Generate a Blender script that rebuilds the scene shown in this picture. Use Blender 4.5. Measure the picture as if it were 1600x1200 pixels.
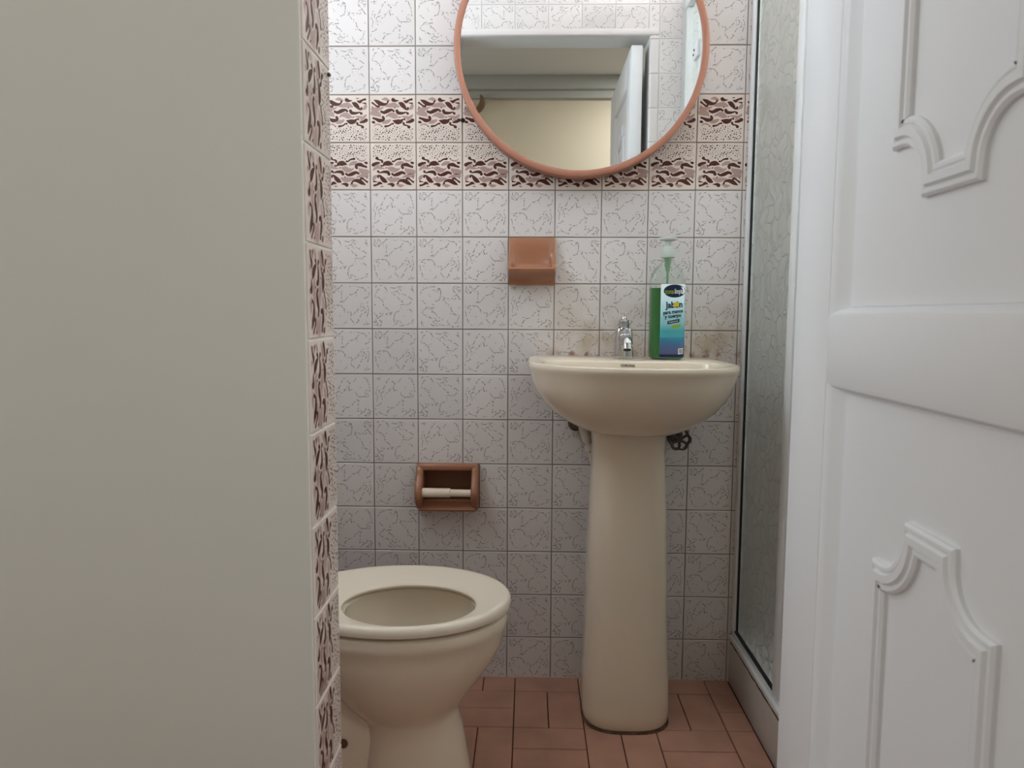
import bpy, bmesh, math, random
from mathutils import Vector, Matrix

random.seed(7)
for o in list(bpy.data.objects):
    bpy.data.objects.remove(o)
S = bpy.context.scene
COL = S.collection

# ------------------------------------------------------------------ camera
cam_d = bpy.data.cameras.new('camera')
cam = bpy.data.objects.new('camera', cam_d)
COL.objects.link(cam)
cam_d.sensor_fit = 'HORIZONTAL'
cam_d.sensor_width = 36.0
cam_d.lens = 36.0 * 1149.2 / 1600.0
cam_d.clip_start = 0.02
R_ = Vector((0.99968378, 0.02464717, 0.00498623))
U_ = Vector((-0.00729249, 0.09438612, 0.99550895))
F_ = Vector((-0.02406585, 0.99523051, -0.09453602))
m = Matrix((R_, U_, -F_)).transposed().to_4x4()
m.translation = Vector((0.38287, -1.77955, 0.91222))
cam.matrix_world = m
cam_d.dof.use_dof = True
cam_d.dof.focus_distance = 1.70
cam_d.dof.aperture_fstop = 9.0
S.camera = cam

# ------------------------------------------------------------------ world, lights, exposure
S.view_settings.view_transform = 'Standard'
S.view_settings.look = 'None'
S.view_settings.gamma = 1.0
S.view_settings.use_curve_mapping = False
S.view_settings.exposure = 0.0
W = bpy.data.worlds.new('world')
S.world = W
W.use_nodes = True
W.node_tree.nodes['Background'].inputs[0].default_value = (0.75, 0.85, 1.0, 1)
W.node_tree.nodes['Background'].inputs[1].default_value = 0.6


def area(name, loc, rot, sx, sy, watts, col):
    L = bpy.data.lights.new(name, 'AREA')
    L.shape = 'RECTANGLE'
    L.size, L.size_y = sx, sy
    L.energy = watts
    L.color = col
    o = bpy.data.objects.new(name, L)
    o.location = loc
    o.rotation_euler = rot
    COL.objects.link(o)
    return o


# daylight at the bathroom and shower windows; both corridor lights are added, unseen fills
H90 = math.radians(90)
area('bathroom_window_daylight', (-0.335, -0.60, 1.75), (0, -H90, 0), 0.70, 0.40, 6.6, (0.78, 0.91, 1.0))
area('shower_window_daylight', (1.71, -0.42, 1.90), (0, H90, 0), 0.50, 0.50, 46.0, (0.92, 0.95, 1.0))
area('corridor_end_fill', (-2.16, -1.90, 1.35), (0, -H90, 0), 1.10, 1.00, 15.6, (0.95, 0.985, 1.0))
area('corridor_top_fill', (1.25, -2.30, 2.295), (0, 0, 0), 0.40, 0.40, 16.0, (0.93, 0.97, 1.0))  # no fixture; added to brighten the corridor wall the mirror shows

# ------------------------------------------------------------------ helpers


def lin(r, g, b):
    f = lambda c: (c / 255 / 12.92) if c / 255 <= 0.04045 else ((c / 255 + 0.055) / 1.055) ** 2.4
    return (f(r), f(g), f(b), 1)


def mat(name, col, rough=0.5, metal=0.0, spec=0.5, var=0.0, scale=8.0, bump=0.0, bscale=60.0, trans=0.0, ior=1.45, coat=0.0):
    M = bpy.data.materials.new(name)
    M.use_nodes = True
    nt = M.node_tree
    b = nt.nodes['Principled BSDF']
    b.inputs['Base Color'].default_value = col
    b.inputs['Roughness'].default_value = rough
    b.inputs['Metallic'].default_value = metal
    b.inputs['Specular IOR Level'].default_value = spec
    b.inputs['Transmission Weight'].default_value = trans
    b.inputs['IOR'].default_value = ior
    b.inputs['Coat Weight'].default_value = coat
    b.inputs['Coat Roughness'].default_value = 0.08
    g = nt.nodes.new('ShaderNodeNewGeometry')
    if var > 0:
        n = nt.nodes.new('ShaderNodeTexNoise')
        n.inputs['Scale'].default_value = scale
        n.inputs['Detail'].default_value = 4
        nt.links.new(g.outputs['Position'], n.inputs['Vector'])
        mr = nt.nodes.new('ShaderNodeMapRange')
        mr.inputs[1].default_value = 0.3
        mr.inputs[2].default_value = 0.7
        mr.inputs[3].default_value = 1 - var
        mr.inputs[4].default_value = 1 + var * 0.5
        nt.links.new(n.outputs['Fac'], mr.inputs[0])
        mx = nt.nodes.new('ShaderNodeVectorMath')
        mx.operation = 'SCALE'
        mx.inputs[0].default_value = col[:3]
        nt.links.new(mr.outputs[0], mx.inputs['Scale'])
        nt.links.new(mx.outputs[0], b.inputs['Base Color'])
    if bump > 0:
        n2 = nt.nodes.new('ShaderNodeTexNoise')
        n2.inputs['Scale'].default_value = bscale
        n2.inputs['Detail'].default_value = 3
        nt.links.new(g.outputs['Position'], n2.inputs['Vector'])
        bp = nt.nodes.new('ShaderNodeBump')
        bp.inputs['Strength'].default_value = bump
        bp.inputs['Distance'].default_value = 0.002
        nt.links.new(n2.outputs['Fac'], bp.inputs['Height'])
        nt.links.new(bp.outputs[0], b.inputs['Normal'])
    return M


def link(o, parent=None):
    COL.objects.link(o)
    if parent is not None:
        o.parent = parent
    return o


def tag(o, label, cat, group=None, kind=None):
    if label:
        o['label'] = label
    if cat:
        o['category'] = cat
    if group:
        o['group'] = group
    if kind:
        o['kind'] = kind
    return o


def empty(name, loc=(0, 0, 0)):
    o = bpy.data.objects.new(name, None)
    o.location = loc
    o.empty_display_size = 0.05
    COL.objects.link(o)
    return o


class MB:
    """collects faces for one mesh object, in world coordinates"""

    def __init__(self):
        self.bm = bmesh.new()

    def box(self, x0, x1, y0, y1, z0, z1, bev=0.0, seg=2):
        r = bmesh.ops.create_cube(self.bm, size=1.0)
        vs = r['verts']
        for v in vs:
            v.co = Vector(((x0 + x1) / 2 + v.co.x * (x1 - x0), (y0 + y1) / 2 + v.co.y * (y1 - y0), (z0 + z1) / 2 + v.co.z * (z1 - z0)))
        if bev > 0:
            es = list({e for v in vs for e in v.link_edges})
            bmesh.ops.bevel(self.bm, geom=es, offset=bev, segments=seg, affect='EDGES', profile=0.5)
        return self

    def loft(self, rings, cap0=True, cap1=True, closed=True):
        bm = self.bm
        R = [[bm.verts.new(p) for p in r] for r in rings]
        n = len(R[0])
        for a, b in zip(R[:-1], R[1:]):
            for i in range(n if closed else n - 1):
                j = (i + 1) % n
                try:
                    bm.faces.new((a[i], a[j], b[j], b[i]))
                except ValueError:
                    pass
        if cap0:
            bm.faces.new(list(reversed(R[0])))
        if cap1:
            bm.faces.new(R[-1])
        return self

    def cyl(self, p0, p1, r0, r1=None, n=20, caps=True, bev=0.0):
        r1 = r0 if r1 is None else r1
        p0, p1 = Vector(p0), Vector(p1)
        d = (p1 - p0).normalized()
        a = d.orthogonal().normalized()
        b = d.cross(a)
        ring = lambda p, r: [p + (a * math.cos(2 * math.pi * i / n) + b * math.sin(2 * math.pi * i / n)) * r for i in range(n)]
        if bev > 0:
            self.loft([ring(p0, r0 - bev), ring(p0 + d * bev, r0), ring(p1 - d * bev, r1), ring(p1, r1 - bev)])
        else:
            self.loft([ring(p0, r0), ring(p1, r1)], caps, caps)
        return self

    def tube(self, pts, rad, n=14, closed=False):
        pts = [Vector(p) for p in pts]
        N = len(pts)
        rings = []
        prev = None
        for i, p in enumerate(pts):
            if closed:
                d = (pts[(i + 1) % N] - pts[i - 1]).normalized()
            else:
                d = (pts[min(i + 1, N - 1)] - pts[max(i - 1, 0)]).normalized()
            if prev is None:
                a = d.orthogonal().normalized()
            else:
                a = (prev - d * prev.dot(d)).normalized()
            prev = a
            b = d.cross(a)
            r = rad[i] if isinstance(rad, (list, tuple)) else rad
            rings.append([p + (a * math.cos(2 * math.pi * k / n) + b * math.sin(2 * math.pi * k / n)) * r for k in range(n)])
        if closed:
            rings.append(rings[0])
        self.loft(rings, not closed, not closed)
        return self

    def lathe(self, axis_p, prof, n=32, axis='Z', caps=True):
        p = Vector(axis_p)
        rings = []
        for r, h in prof:
            ring = []
            for i in range(n):
                c, s = math.cos(2 * math.pi * i / n) * r, math.sin(2 * math.pi * i / n) * r
                ring.append(p + (Vector((c, s, h)) if axis == 'Z' else Vector((c, -h, s)) if axis == 'Y' else Vector((h, c, s))))
            rings.append(ring)
        self.loft(rings, caps, caps)
        return self

    def build(self, name, material, parent=None, smooth=True, origin=None, angle=40):
        bm = self.bm
        bmesh.ops.remove_doubles(bm, verts=bm.verts, dist=1e-6)
        bmesh.ops.recalc_face_normals(bm, faces=bm.faces)
        if origin is None:
            origin = Vector((0, 0, 0))
            if parent is not None:
                origin = parent.location.copy()
        off = Vector(origin)
        for v in bm.verts:
            v.co -= off
        me = bpy.data.meshes.new(name)
        bm.to_mesh(me)
        bm.free()
        me.materials.append(material)
        if smooth:
            for f in me.polygons:
                f.use_smooth = True
            me.set_sharp_from_angle(angle=math.radians(angle))
        o = bpy.data.objects.new(name, me)
        if parent is None:
            o.location = off
        else:
            # parents built here are never rotated at build time
            o.location = off - abs_loc(parent)
        return link(o, parent)


def abs_loc(o):
    v = Vector(o.location)
    while o.parent is not None:
        o = o.parent
        v += Vector(o.location)
    return v


def catmull(pts, per=6):
    """smooth a list of tuples of any dimension"""
    out = []
    n = len(pts)
    for i in range(n - 1):
        p0, p1, p2, p3 = pts[max(i - 1, 0)], pts[i], pts[i + 1], pts[min(i + 2, n - 1)]
        for k in range(per):
            t = k / per
            out.append(tuple(0.5 * (2 * b + (c - a) * t + (2 * a - 5 * b + 4 * c - d) * t * t + (3 * b - a - 3 * c + d) * t ** 3)
                             for a, b, c, d in zip(p0, p1, p2, p3)))
    out.append(tuple(pts[-1]))
    return out


def text_mesh(body, size, name='print', bold=0.0, shear=0.0):
    cu = bpy.data.curves.new(name, 'FONT')
    cu.body = body
    cu.size = size
    cu.align_x = 'CENTER'
    cu.align_y = 'CENTER'
    cu.offset = bold
    cu.shear = shear
    cu.resolution_u = 3
    o = bpy.data.objects.new(name, cu)
    COL.objects.link(o)
    dg = bpy.context.evaluated_depsgraph_get()
    me = bpy.data.meshes.new_from_object(o.evaluated_get(dg))
    bpy.data.objects.remove(o)
    me.materials.clear()
    return me


# ------------------------------------------------------------------ materials
def glaze_material(name, col, rough=0.22, stain=True):
    """glossy tile glaze; yellow-brown splash stains above the wash-basin have a shape of their own"""
    M = mat(name, col, rough, spec=0.45)
    nt = M.node_tree
    b = nt.nodes['Principled BSDF']
    oi = nt.nodes.new('ShaderNodeObjectInfo')
    mr = nt.nodes.new('ShaderNodeMapRange')
    mr.inputs[3].default_value = 0.94
    mr.inputs[4].default_value = 1.03
    nt.links.new(oi.outputs['Random'], mr.inputs[0])
    sc = nt.nodes.new('ShaderNodeVectorMath')
    sc.operation = 'SCALE'
    sc.inputs[0].default_value = col[:3]
    nt.links.new(mr.outputs[0], sc.inputs['Scale'])
    out = sc.outputs[0]
    if stain:
        g = nt.nodes.new('ShaderNodeNewGeometry')
        sep = nt.nodes.new('ShaderNodeSeparateXYZ')
        nt.links.new(g.outputs['Position'], sep.inputs[0])

        def bandmask(sock, a, b_, c, d):
            u = nt.nodes.new('ShaderNodeMapRange')
            u.interpolation_type = 'SMOOTHSTEP'
            u.inputs[1].default_value, u.inputs[2].default_value = a, b_
            nt.links.new(sock, u.inputs[0])
            w = nt.nodes.new('ShaderNodeMapRange')
            w.interpolation_type = 'SMOOTHSTEP'
            w.inputs[1].default_value, w.inputs[2].default_value = c, d
            w.inputs[3].default_value, w.inputs[4].default_value = 1, 0
            nt.links.new(sock, w.inputs[0])
            p = nt.nodes.new('ShaderNodeMath')
            p.operation = 'MULTIPLY'
            nt.links.new(u.outputs[0], p.inputs[0])
            nt.links.new(w.outputs[0], p.inputs[1])
            return p.outputs[0]
        zx = bandmask(sep.outputs['Z'], 0.76, 0.82, 0.84, 0.98)
        xx = bandmask(sep.outputs['X'], 0.36, 0.52, 0.84, 0.92)
        n = nt.nodes.new('ShaderNodeTexNoise')
        n.inputs['Scale'].default_value = 16
        n.inputs['Detail'].default_value = 5
        nt.links.new(g.outputs['Position'], n.inputs['Vector'])
        nr = nt.nodes.new('ShaderNodeMapRange')
        nr.inputs[1].default_value, nr.inputs[2].default_value = 0.36, 0.68
        nt.links.new(n.outputs['Fac'], nr.inputs[0])
        p = nt.nodes.new('ShaderNodeMath')
        p.operation = 'MULTIPLY'
        nt.links.new(zx, p.inputs[0])
        nt.links.new(xx, p.inputs[1])
        p2 = nt.nodes.new('ShaderNodeMath')
        p2.operation = 'MULTIPLY'
        nt.links.new(p.outputs[0], p2.inputs[0])
        nt.links.new(nr.outputs[0], p2.inputs[1])
        p3 = nt.nodes.new('ShaderNodeMath')
        p3.operation = 'MULTIPLY'
        p3.inputs[1].default_value = 0.75
        nt.links.new(p2.outputs[0], p3.inputs[0])
        mx = nt.nodes.new('ShaderNodeMix')
        mx.data_type = 'RGBA'
        nt.links.new(p3.outputs[0], mx.inputs['Factor'])
        nt.links.new(out, mx.inputs['A'])
        mx.inputs['B'].default_value = lin(176, 150, 112)
        out = mx.outputs['Result']
        zr = bandmask(sep.outputs['Z'], 0.808, 0.814, 0.816, 0.838)
        n5 = nt.nodes.new('ShaderNodeTexNoise')
        n5.inputs['Scale'].default_value = 38
        n5.inputs['Detail'].default_value = 3
        nt.links.new(g.outputs['Position'], n5.inputs['Vector'])
        n5r = nt.nodes.new('ShaderNodeMapRange')
        n5r.inputs[1].default_value, n5r.inputs[2].default_value = 0.50, 0.64
        nt.links.new(n5.outputs['Fac'], n5r.inputs[0])
        p5 = nt.nodes.new('ShaderNodeMath')
        p5.operation = 'MULTIPLY'
        nt.links.new(zr, p5.inputs[0])
        nt.links.new(n5r.outputs[0], p5.inputs[1])
        p6 = nt.nodes.new('ShaderNodeMath')
        p6.operation = 'MULTIPLY'
        nt.links.new(p5.outputs[0], p6.inputs[0])
        nt.links.new(xx, p6.inputs[1])
        mx5 = nt.nodes.new('ShaderNodeMix')
        mx5.data_type = 'RGBA'
        nt.links.new(p6.outputs[0], mx5.inputs['Factor'])
        nt.links.new(out, mx5.inputs['A'])
        mx5.inputs['B'].default_value = lin(140, 78, 48)
        out = mx5.outputs['Result']
    nt.links.new(out, b.inputs['Base Color'])
    return M


M_tile = glaze_material('tile_glaze', lin(226, 219, 217))
M_vein = mat('tile_vein_print', lin(146, 137, 135), 0.35, spec=0.3)
M_decor = glaze_material('decor_glaze', lin(228, 213, 203), stain=False)
M_brown = mat('decor_brown_print', lin(80, 36, 29), 0.4, spec=0.3)
M_mauve = mat('decor_mauve_print', lin(176, 146, 137), 0.3, var=0.12, scale=400)
M_grout = mat('grout', lin(140, 126, 117), 0.9, var=0.35, scale=14, spec=0.2)
M_floor_grout = mat('floor_grout', lin(92, 52, 38), 0.9, var=0.3, scale=30, spec=0.2)
M_brick = mat('terracotta_floor_tile', lin(182, 136, 116), 0.42, var=0.16, scale=11, spec=0.4, bump=0.15, bscale=120)
M_paint = mat('wall_paint_white', lin(224, 224, 219), 0.7, var=0.03, scale=3, bump=0.05, bscale=30)
M_beige = mat('wall_paint_beige', lin(226, 211, 184), 0.75, var=0.03, scale=3)
M_corn = mat('cornice_paint', lin(186, 184, 175), 0.8)
M_ceil = mat('ceiling_paint', lin(214, 213, 208), 0.85)
M_door = mat('door_white_enamel', lin(236, 236, 238), 0.38, spec=0.4, bump=0.06, bscale=12)
M_alu = mat('white_aluminium', lin(232, 234, 234), 0.32, spec=0.5)
M_rubber = mat('black_gasket', lin(28, 27, 26), 0.6)
M_kerb = mat('kerb_stone', lin(205, 198, 192), 0.35, var=0.12, scale=9)
M_cera = mat('bone_ceramic', lin(234, 220, 199), 0.16, spec=0.5, coat=0.3)
M_seat = mat('bone_plastic_seat', lin(236, 223, 205), 0.28, spec=0.4)
M_choc = mat('brown_ceramic', lin(164, 112, 84), 0.22, spec=0.4, coat=0.1)
M_chrome = mat('chrome', (0.60, 0.61, 0.62, 1), 0.09, metal=1.0)
M_darkmetal = mat('dark_valve_metal', lin(96, 92, 86), 0.42, metal=0.7, var=0.3, scale=60)
M_pvc = mat('white_pvc', lin(214, 204, 190), 0.4)
M_copper = mat('copper_frame', lin(176, 121, 100), 0.42, metal=0.0, spec=0.4)
M_mirror = mat('mirror_silver', (0.86, 0.88, 0.88, 1), 0.0, metal=1.0)
M_black = mat('black_hole', lin(20, 16, 14), 0.8)
M_dirt = mat('dirty_sealant', lin(104, 72, 52), 0.8, var=0.6, scale=38)
M_roll = mat('ivory_plastic_roller', lin(238, 222, 204), 0.35)
M_wood = mat('brown_wood', lin(132, 104, 74), 0.5, var=0.2, scale=20)
M_water = mat('toilet_water', lin(84, 66, 44), 0.05, spec=0.5)
M_dark = mat('dark_void', lin(60, 52, 44), 0.9)


def shower_glass():
    M = bpy.data.materials.new('obscured_shower_glass')
    M.use_nodes = True
    nt = M.node_tree
    b = nt.nodes['Principled BSDF']
    b.inputs['Base Color'].default_value = lin(206, 210, 206)
    b.inputs['Roughness'].default_value = 0.32
    b.inputs['Transmission Weight'].default_value = 0.72
    b.inputs['IOR'].default_value = 1.3
    b.inputs['Specular IOR Level'].default_value = 0.5
    g = nt.nodes.new('ShaderNodeNewGeometry')
    n = nt.nodes.new('ShaderNodeTexNoise')
    n.inputs['Scale'].default_value = 14
    n.inputs['Detail'].default_value = 3
    nt.links.new(g.outputs['Position'], n.inputs['Vector'])
    ad = nt.nodes.new('ShaderNodeVectorMath')
    ad.operation = 'MULTIPLY_ADD'
    ad.inputs[1].default_value = (0.10, 0.10, 0.10)
    nt.links.new(n.outputs['Color'], ad.inputs[0])
    nt.links.new(g.outputs['Position'], ad.inputs[2])
    v = nt.nodes.new('ShaderNodeTexVoronoi')
    v.feature = 'DISTANCE_TO_EDGE'
    v.inputs['Scale'].default_value = 24
    nt.links.new(ad.outputs[0], v.inputs['Vector'])
    mr = nt.nodes.new('ShaderNodeMapRange')
    mr.inputs[1].default_value, mr.inputs[2].default_value = 0.0, 0.10
    mr.inputs[3].default_value, mr.inputs[4].default_value = 1, 0
    nt.links.new(v.outputs['Distance'], mr.inputs[0])
    bp = nt.nodes.new('ShaderNodeBump')
    bp.inputs['Strength'].default_value = 0.65
    bp.inputs['Distance'].default_value = 0.004
    nt.links.new(mr.outputs[0], bp.inputs['Height'])
    nt.links.new(bp.outputs[0], b.inputs['Normal'])
    return M


M_shower = shower_glass()


def clear_plastic(name, tint, gl=0.12):
    M = bpy.data.materials.new(name)
    M.use_nodes = True
    nt = M.node_tree
    nt.nodes.remove(nt.nodes['Principled BSDF'])
    t = nt.nodes.new('ShaderNodeBsdfTransparent')
    t.inputs[0].default_value = tint
    gsh = nt.nodes.new('ShaderNodeBsdfGlossy')
    gsh.inputs['Roughness'].default_value = 0.06
    d = nt.nodes.new('ShaderNodeBsdfDiffuse')
    d.inputs[0].default_value = (0.8, 0.85, 0.8, 1)
    fr = nt.nodes.new('ShaderNodeLayerWeight')
    fr.inputs[0].default_value = 0.35
    mr = nt.nodes.new('ShaderNodeMapRange')
    mr.inputs[3].default_value, mr.inputs[4].default_value = gl * 0.3, 0.35
    nt.links.new(fr.outputs['Fresnel'], mr.inputs[0])
    m1 = nt.nodes.new('ShaderNodeMixShader')
    nt.links.new(mr.outputs[0], m1.inputs[0])
    nt.links.new(t.outputs[0], m1.inputs[1])
    nt.links.new(gsh.outputs[0], m1.inputs[2])
    m2 = nt.nodes.new('ShaderNodeMixShader')
    m2.inputs[0].default_value = 0.03
    nt.links.new(m1.outputs[0], m2.inputs[1])
    nt.links.new(d.outputs[0], m2.inputs[2])
    nt.links.new(m2.outputs[0], nt.nodes['Material Output'].inputs[0])
    return M


M_pet = clear_plastic('clear_plastic', (0.93, 0.97, 0.94, 1))
M_pump = mat('translucent_white_pump', lin(226, 234, 228), 0.35, trans=0.35, ior=1.2)
M_liquid = mat('green_soap', lin(2, 118, 34), 0.2)
M_navy = mat('label_navy_print', lin(16, 36, 66), 0.4)
M_lime = mat('label_lime_print', lin(150, 178, 40), 0.4)
M_white = mat('label_white_print', lin(236, 240, 240), 0.4)
M_yellow = mat('yellow_sticker', lin(226, 190, 40), 0.5)
M_letter = mat('grey_lettering', lin(110, 98, 86), 0.5)


def label_material():
    M = mat('label_paper', lin(210, 230, 230), 0.35)
    nt = M.node_tree
    b = nt.nodes['Principled BSDF']
    tc = nt.nodes.new('ShaderNodeTexCoord')
    sep = nt.nodes.new('ShaderNodeSeparateXYZ')
    nt.links.new(tc.outputs['Object'], sep.inputs[0])
    mr = nt.nodes.new('ShaderNodeMapRange')
    mr.inputs[1].default_value, mr.inputs[2].default_value = 0.005, 0.172
    nt.links.new(sep.outputs['Z'], mr.inputs[0])
    r = nt.nodes.new('ShaderNodeValToRGB')
    e = r.color_ramp.elements
    e[0].position, e[0].color = 0.0, lin(22, 40, 96)
    e[1].position, e[1].color = 1.0, lin(236, 242, 242)
    for p, c in ((0.035, (24, 44, 100)), (0.05, (96, 104, 160)), (0.15, (84, 120, 180)), (0.24, (52, 146, 196)), (0.27, (46, 160, 196)), (0.28, (84, 192, 212)), (0.36, (74, 186, 204)),
                 (0.46, (146, 210, 218)), (0.75, (196, 228, 232))):
        el = e.new(p)
        el.color = lin(*c)
    nt.links.new(mr.outputs[0], r.inputs[0])
    nt.links.new(r.outputs[0], b.inputs['Base Color'])
    return M


M_label = label_material()

# ------------------------------------------------------------------ tiles
T = 0.11
TS = 0.1080          # tile face, the rest is grout joint


def tile_verts(bm, w, h, th, bev, mi):
    """a tile centred in x/z with its front at y=0 and its body behind (towards +y)"""
    r0 = [(-w / 2, th, -h / 2), (w / 2, th, -h / 2), (w / 2, th, h / 2), (-w / 2, th, h / 2)]
    r1 = [(x, bev, z) for x, _, z in r0]
    r2 = [(x * (1 - 2 * bev / w), 0, z * (1 - 2 * bev / h)) for x, _, z in r0]
    R = [[bm.verts.new(p) for p in r] for r in (r0, r1, r2)]
    for a, b in zip(R[:-1], R[1:]):
        for i in range(4):
            j = (i + 1) % 4
            f = bm.faces.new((a[i], a[j], b[j], b[i]))
            f.material_index = mi
    f = bm.faces.new(R[2])
    f.material_index = mi
    return f


def ribbon(bm, pts, mi, y, S_, per=5, cap=True, rot=0):
    """pts = (u, v, width) in tile units, u right, v down; drawn as a flat print just above the glaze"""
    sm = catmull(pts, per)
    L, Rr = [], []
    n = len(sm)

    def put(u, v):
        u, v = u - 0.5, v - 0.5
        for _ in range(rot):
            u, v = v, -u
        return bm.verts.new((u * S_, y, -v * S_))
    for i, (u, v, w) in enumerate(sm):
        a = sm[max(i - 1, 0)]
        b = sm[min(i + 1, n - 1)]
        dx, dy = b[0] - a[0], b[1] - a[1]
        l = math.hypot(dx, dy) or 1
        nx, ny = -dy / l, dx / l
        w = max(w, 0.004)
        L.append((u + nx * w / 2, v + ny * w / 2))
        Rr.append((u - nx * w / 2, v - ny * w / 2))
    head, tail = [], []
    if cap:
        for lst, k, s in ((tail, n - 1, 1), (head, 0, -1)):
            u, v, w = sm[k]
            a = sm[max(k - 1, 0)]
            b = sm[min(k + 1, n - 1)]
            ang = math.atan2((b[1] - a[1]) * s, (b[0] - a[0]) * s)
            for q in (-0.5, 0, 0.5):
                lst.append((u + math.cos(ang + q * 1.6) * w / 2, v + math.sin(ang + q * 1.6) * w / 2))
    VL = [put(*p) for p in L]
    VR = [put(*p) for p in Rr]
    for i in range(n - 1):
        f = bm.faces.new((VL[i], VL[i + 1], VR[i + 1], VR[i]))
        f.material_index = mi
    if cap:
        vt = [put(*p) for p in tail]
        f = bm.faces.new([VR[-1]] + vt + [VL[-1]])
        f.material_index = mi
        vh = [put(*p) for p in head]
        f = bm.faces.new([VL[0]] + vh + [VR[0]])
        f.material_index = mi


VEINS = [
    [(.06, .31), (.09, .20), (.13, .13), (.17, .12)], [(.12, .30), (.18, .33), (.23, .40), (.25, .49)], [(.29, .53), (.35, .57), (.38, .61)],
    [(.40, .70), (.40, .65), (.44, .64)], [(.40, .675), (.43, .675)], [(.49, .73), (.50, .68), (.55, .63), (.61, .61)], [(.49, .73), (.485, .82), (.50, .90)],
    [(.50, .90), (.54, .91), (.55, .86), (.52, .85)], [(.61, .95), (.68, .94), (.74, .93)], [(.77, .92), (.84, .89), (.91, .87)],
    [(.40, .07), (.50, .09), (.56, .06), (.62, .06), (.72, .09)], [(.50, .20), (.54, .16), (.59, .18), (.62, .24)], [(.57, .12), (.63, .12), (.66, .16)],
    [(.56, .28), (.62, .35), (.66, .38), (.70, .42)], [(.67, .22), (.72, .24), (.76, .26)], [(.80, .29), (.86, .31), (.92, .37)],
    [(.63, .47), (.70, .46), (.73, .47)], [(.77, .48), (.82, .47), (.84, .43), (.89, .41)], [(.83, .56), (.88, .60), (.91, .64)],
    [(.90, .05), (.92, .11), (.92, .17)], [(.87, .11), (.91, .12)], [(.28, .06), (.31, .12), (.34, .17)], [(.18, .03), (.24, .045)],
    [(.03, .65), (.08, .71), (.13, .78), (.18, .85)], [(.03, .87), (.06, .81), (.08, .87), (.04, .86)], [(.04, .93), (.09, .93), (.12, .95), (.17, .945), (.20, .89)],
    [(.10, .88), (.13, .92)], [(.19, .82), (.205, .87)], [(.14, .75), (.19, .73)], [(.07, .06), (.11, .04)], [(.43, .20), (.46, .19)], [(.49, .24), (.52, .25)],
    [(.64, .52), (.66, .54)], [(.15, .67), (.18, .66)], [(.21, .67), (.24, .68)], [(.56, .82), (.59, .84)], [(.62, .87), (.65, .86)], [(.25, .33), (.27, .345)],
    [(.29, .67), (.34, .68)], [(.93, .80), (.92, .84)], [(.05, .45), (.06, .49)], [(.72, .72), (.73, .73)],
]


def make_plain_tile(rot):
    bm = bmesh.new()
    tile_verts(bm, TS, TS, 0.008, 0.0011, 0)
    rr = random.Random(31 + rot)
    def wob(st, per, amp):
        out = []
        for u, v in catmull(st, per):
            out.append((u + rr.uniform(-amp, amp), v + rr.uniform(-amp, amp)))
        return out
    for st in VEINS:
        long = len(st) > 2
        run = []
        for (u, v) in wob(st, 4 if long else 2, 0.0085 if long else 0.005):
            run.append((u, v, rr.choice((0.008, 0.011, 0.015, 0.020))))
            if len(run) > 2 and rr.random() < 0.20:      # the print breaks up into dashes
                ribbon(bm, run, 1, -0.00012, TS * 0.985, per=1, cap=False, rot=rot)
                run = []
        if len(run) > 1:
            ribbon(bm, run, 1, -0.00012, TS * 0.985, per=1, cap=False, rot=rot)
        for _ in range(2 if long else 1):                # little spurs and specks beside the vein
            u, v = rr.choice(st)
            u += rr.uniform(-.045, .045)
            v += rr.uniform(-.045, .045)
            a = rr.uniform(0, 6.28)
            l = rr.uniform(.008, .026)
            if .04 < u < .96 and .04 < v < .96:
                ribbon(bm, [(u, v, rr.uniform(.008, .015)), (u + l * math.cos(a), v + l * math.sin(a), rr.uniform(.006, .012))], 1, -0.00012, TS * 0.985, per=1, cap=False, rot=rot)
    me = bpy.data.meshes.new('tile')
    bm.to_mesh(me)
    bm.free()
    me.materials.append(M_tile)
    me.materials.append(M_vein)
    return me


D_DARK = [
    [(70, 70, 10), (110, 92, 34), (150, 116, 38), (195, 124, 26), (230, 110, 14), (240, 90, 14)],
    [(44, 104, 18), (75, 128, 14), (105, 150, 18), (130, 150, 14), (124, 132, 8)],
    [(305, 66, 36), (330, 78, 24), (375, 76, 5)], [(436, 78, 6), (470, 92, 28), (500, 72, 18), (535, 60, 18)],
    [(372, 102, 6), (408, 120, 40), (440, 152, 36), (465, 184, 18), (490, 186, 15), (492, 168, 10)],
    [(152, 214, 18), (190, 228, 28), (240, 206, 34), (288, 194, 22), (310, 210, 16)],
    [(352, 204, 26), (368, 232, 30), (420, 236, 22), (468, 226, 12), (486, 240, 20)],
    [(54, 300, 16), (90, 312, 24), (130, 330, 34), (175, 324, 26), (188, 300, 20), (174, 284, 14)],
    [(298, 330, 6), (350, 346, 44), (400, 340, 36), (428, 314, 12), (448, 314, 14)], [(475, 352, 16), (512, 346, 26), (548, 326, 34)],
    [(205, 404, 20), (250, 396, 14), (285, 372, 13), (300, 372, 14)], [(434, 362, 16), (440, 384, 16), (480, 394, 13), (500, 412, 30)],
    [(48, 350, 22), (68, 356, 18)], [(502, 106, 6), (545, 112, 16)], [(384, 290, 10), (392, 286, 10)], [(320, 170, 8), (330, 166, 10)],
    [(425, 48, 5), (455, 48, 8)], [(40, 150, 6), (52, 170, 8)],
]
D_BLOB = [(240, 88, 14), (127, 137, 12), (303, 66, 22), (538, 61, 15), (491, 172, 15), (310, 209, 15), (156, 217, 16), (352, 208, 20), (488, 241, 17), (176, 288, 18), (56, 300, 15),
          (448, 314, 13), (477, 353, 13), (206, 405, 15), (302, 371, 13), (436, 366, 16), (502, 413, 20), (56, 351, 17)]
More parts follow.
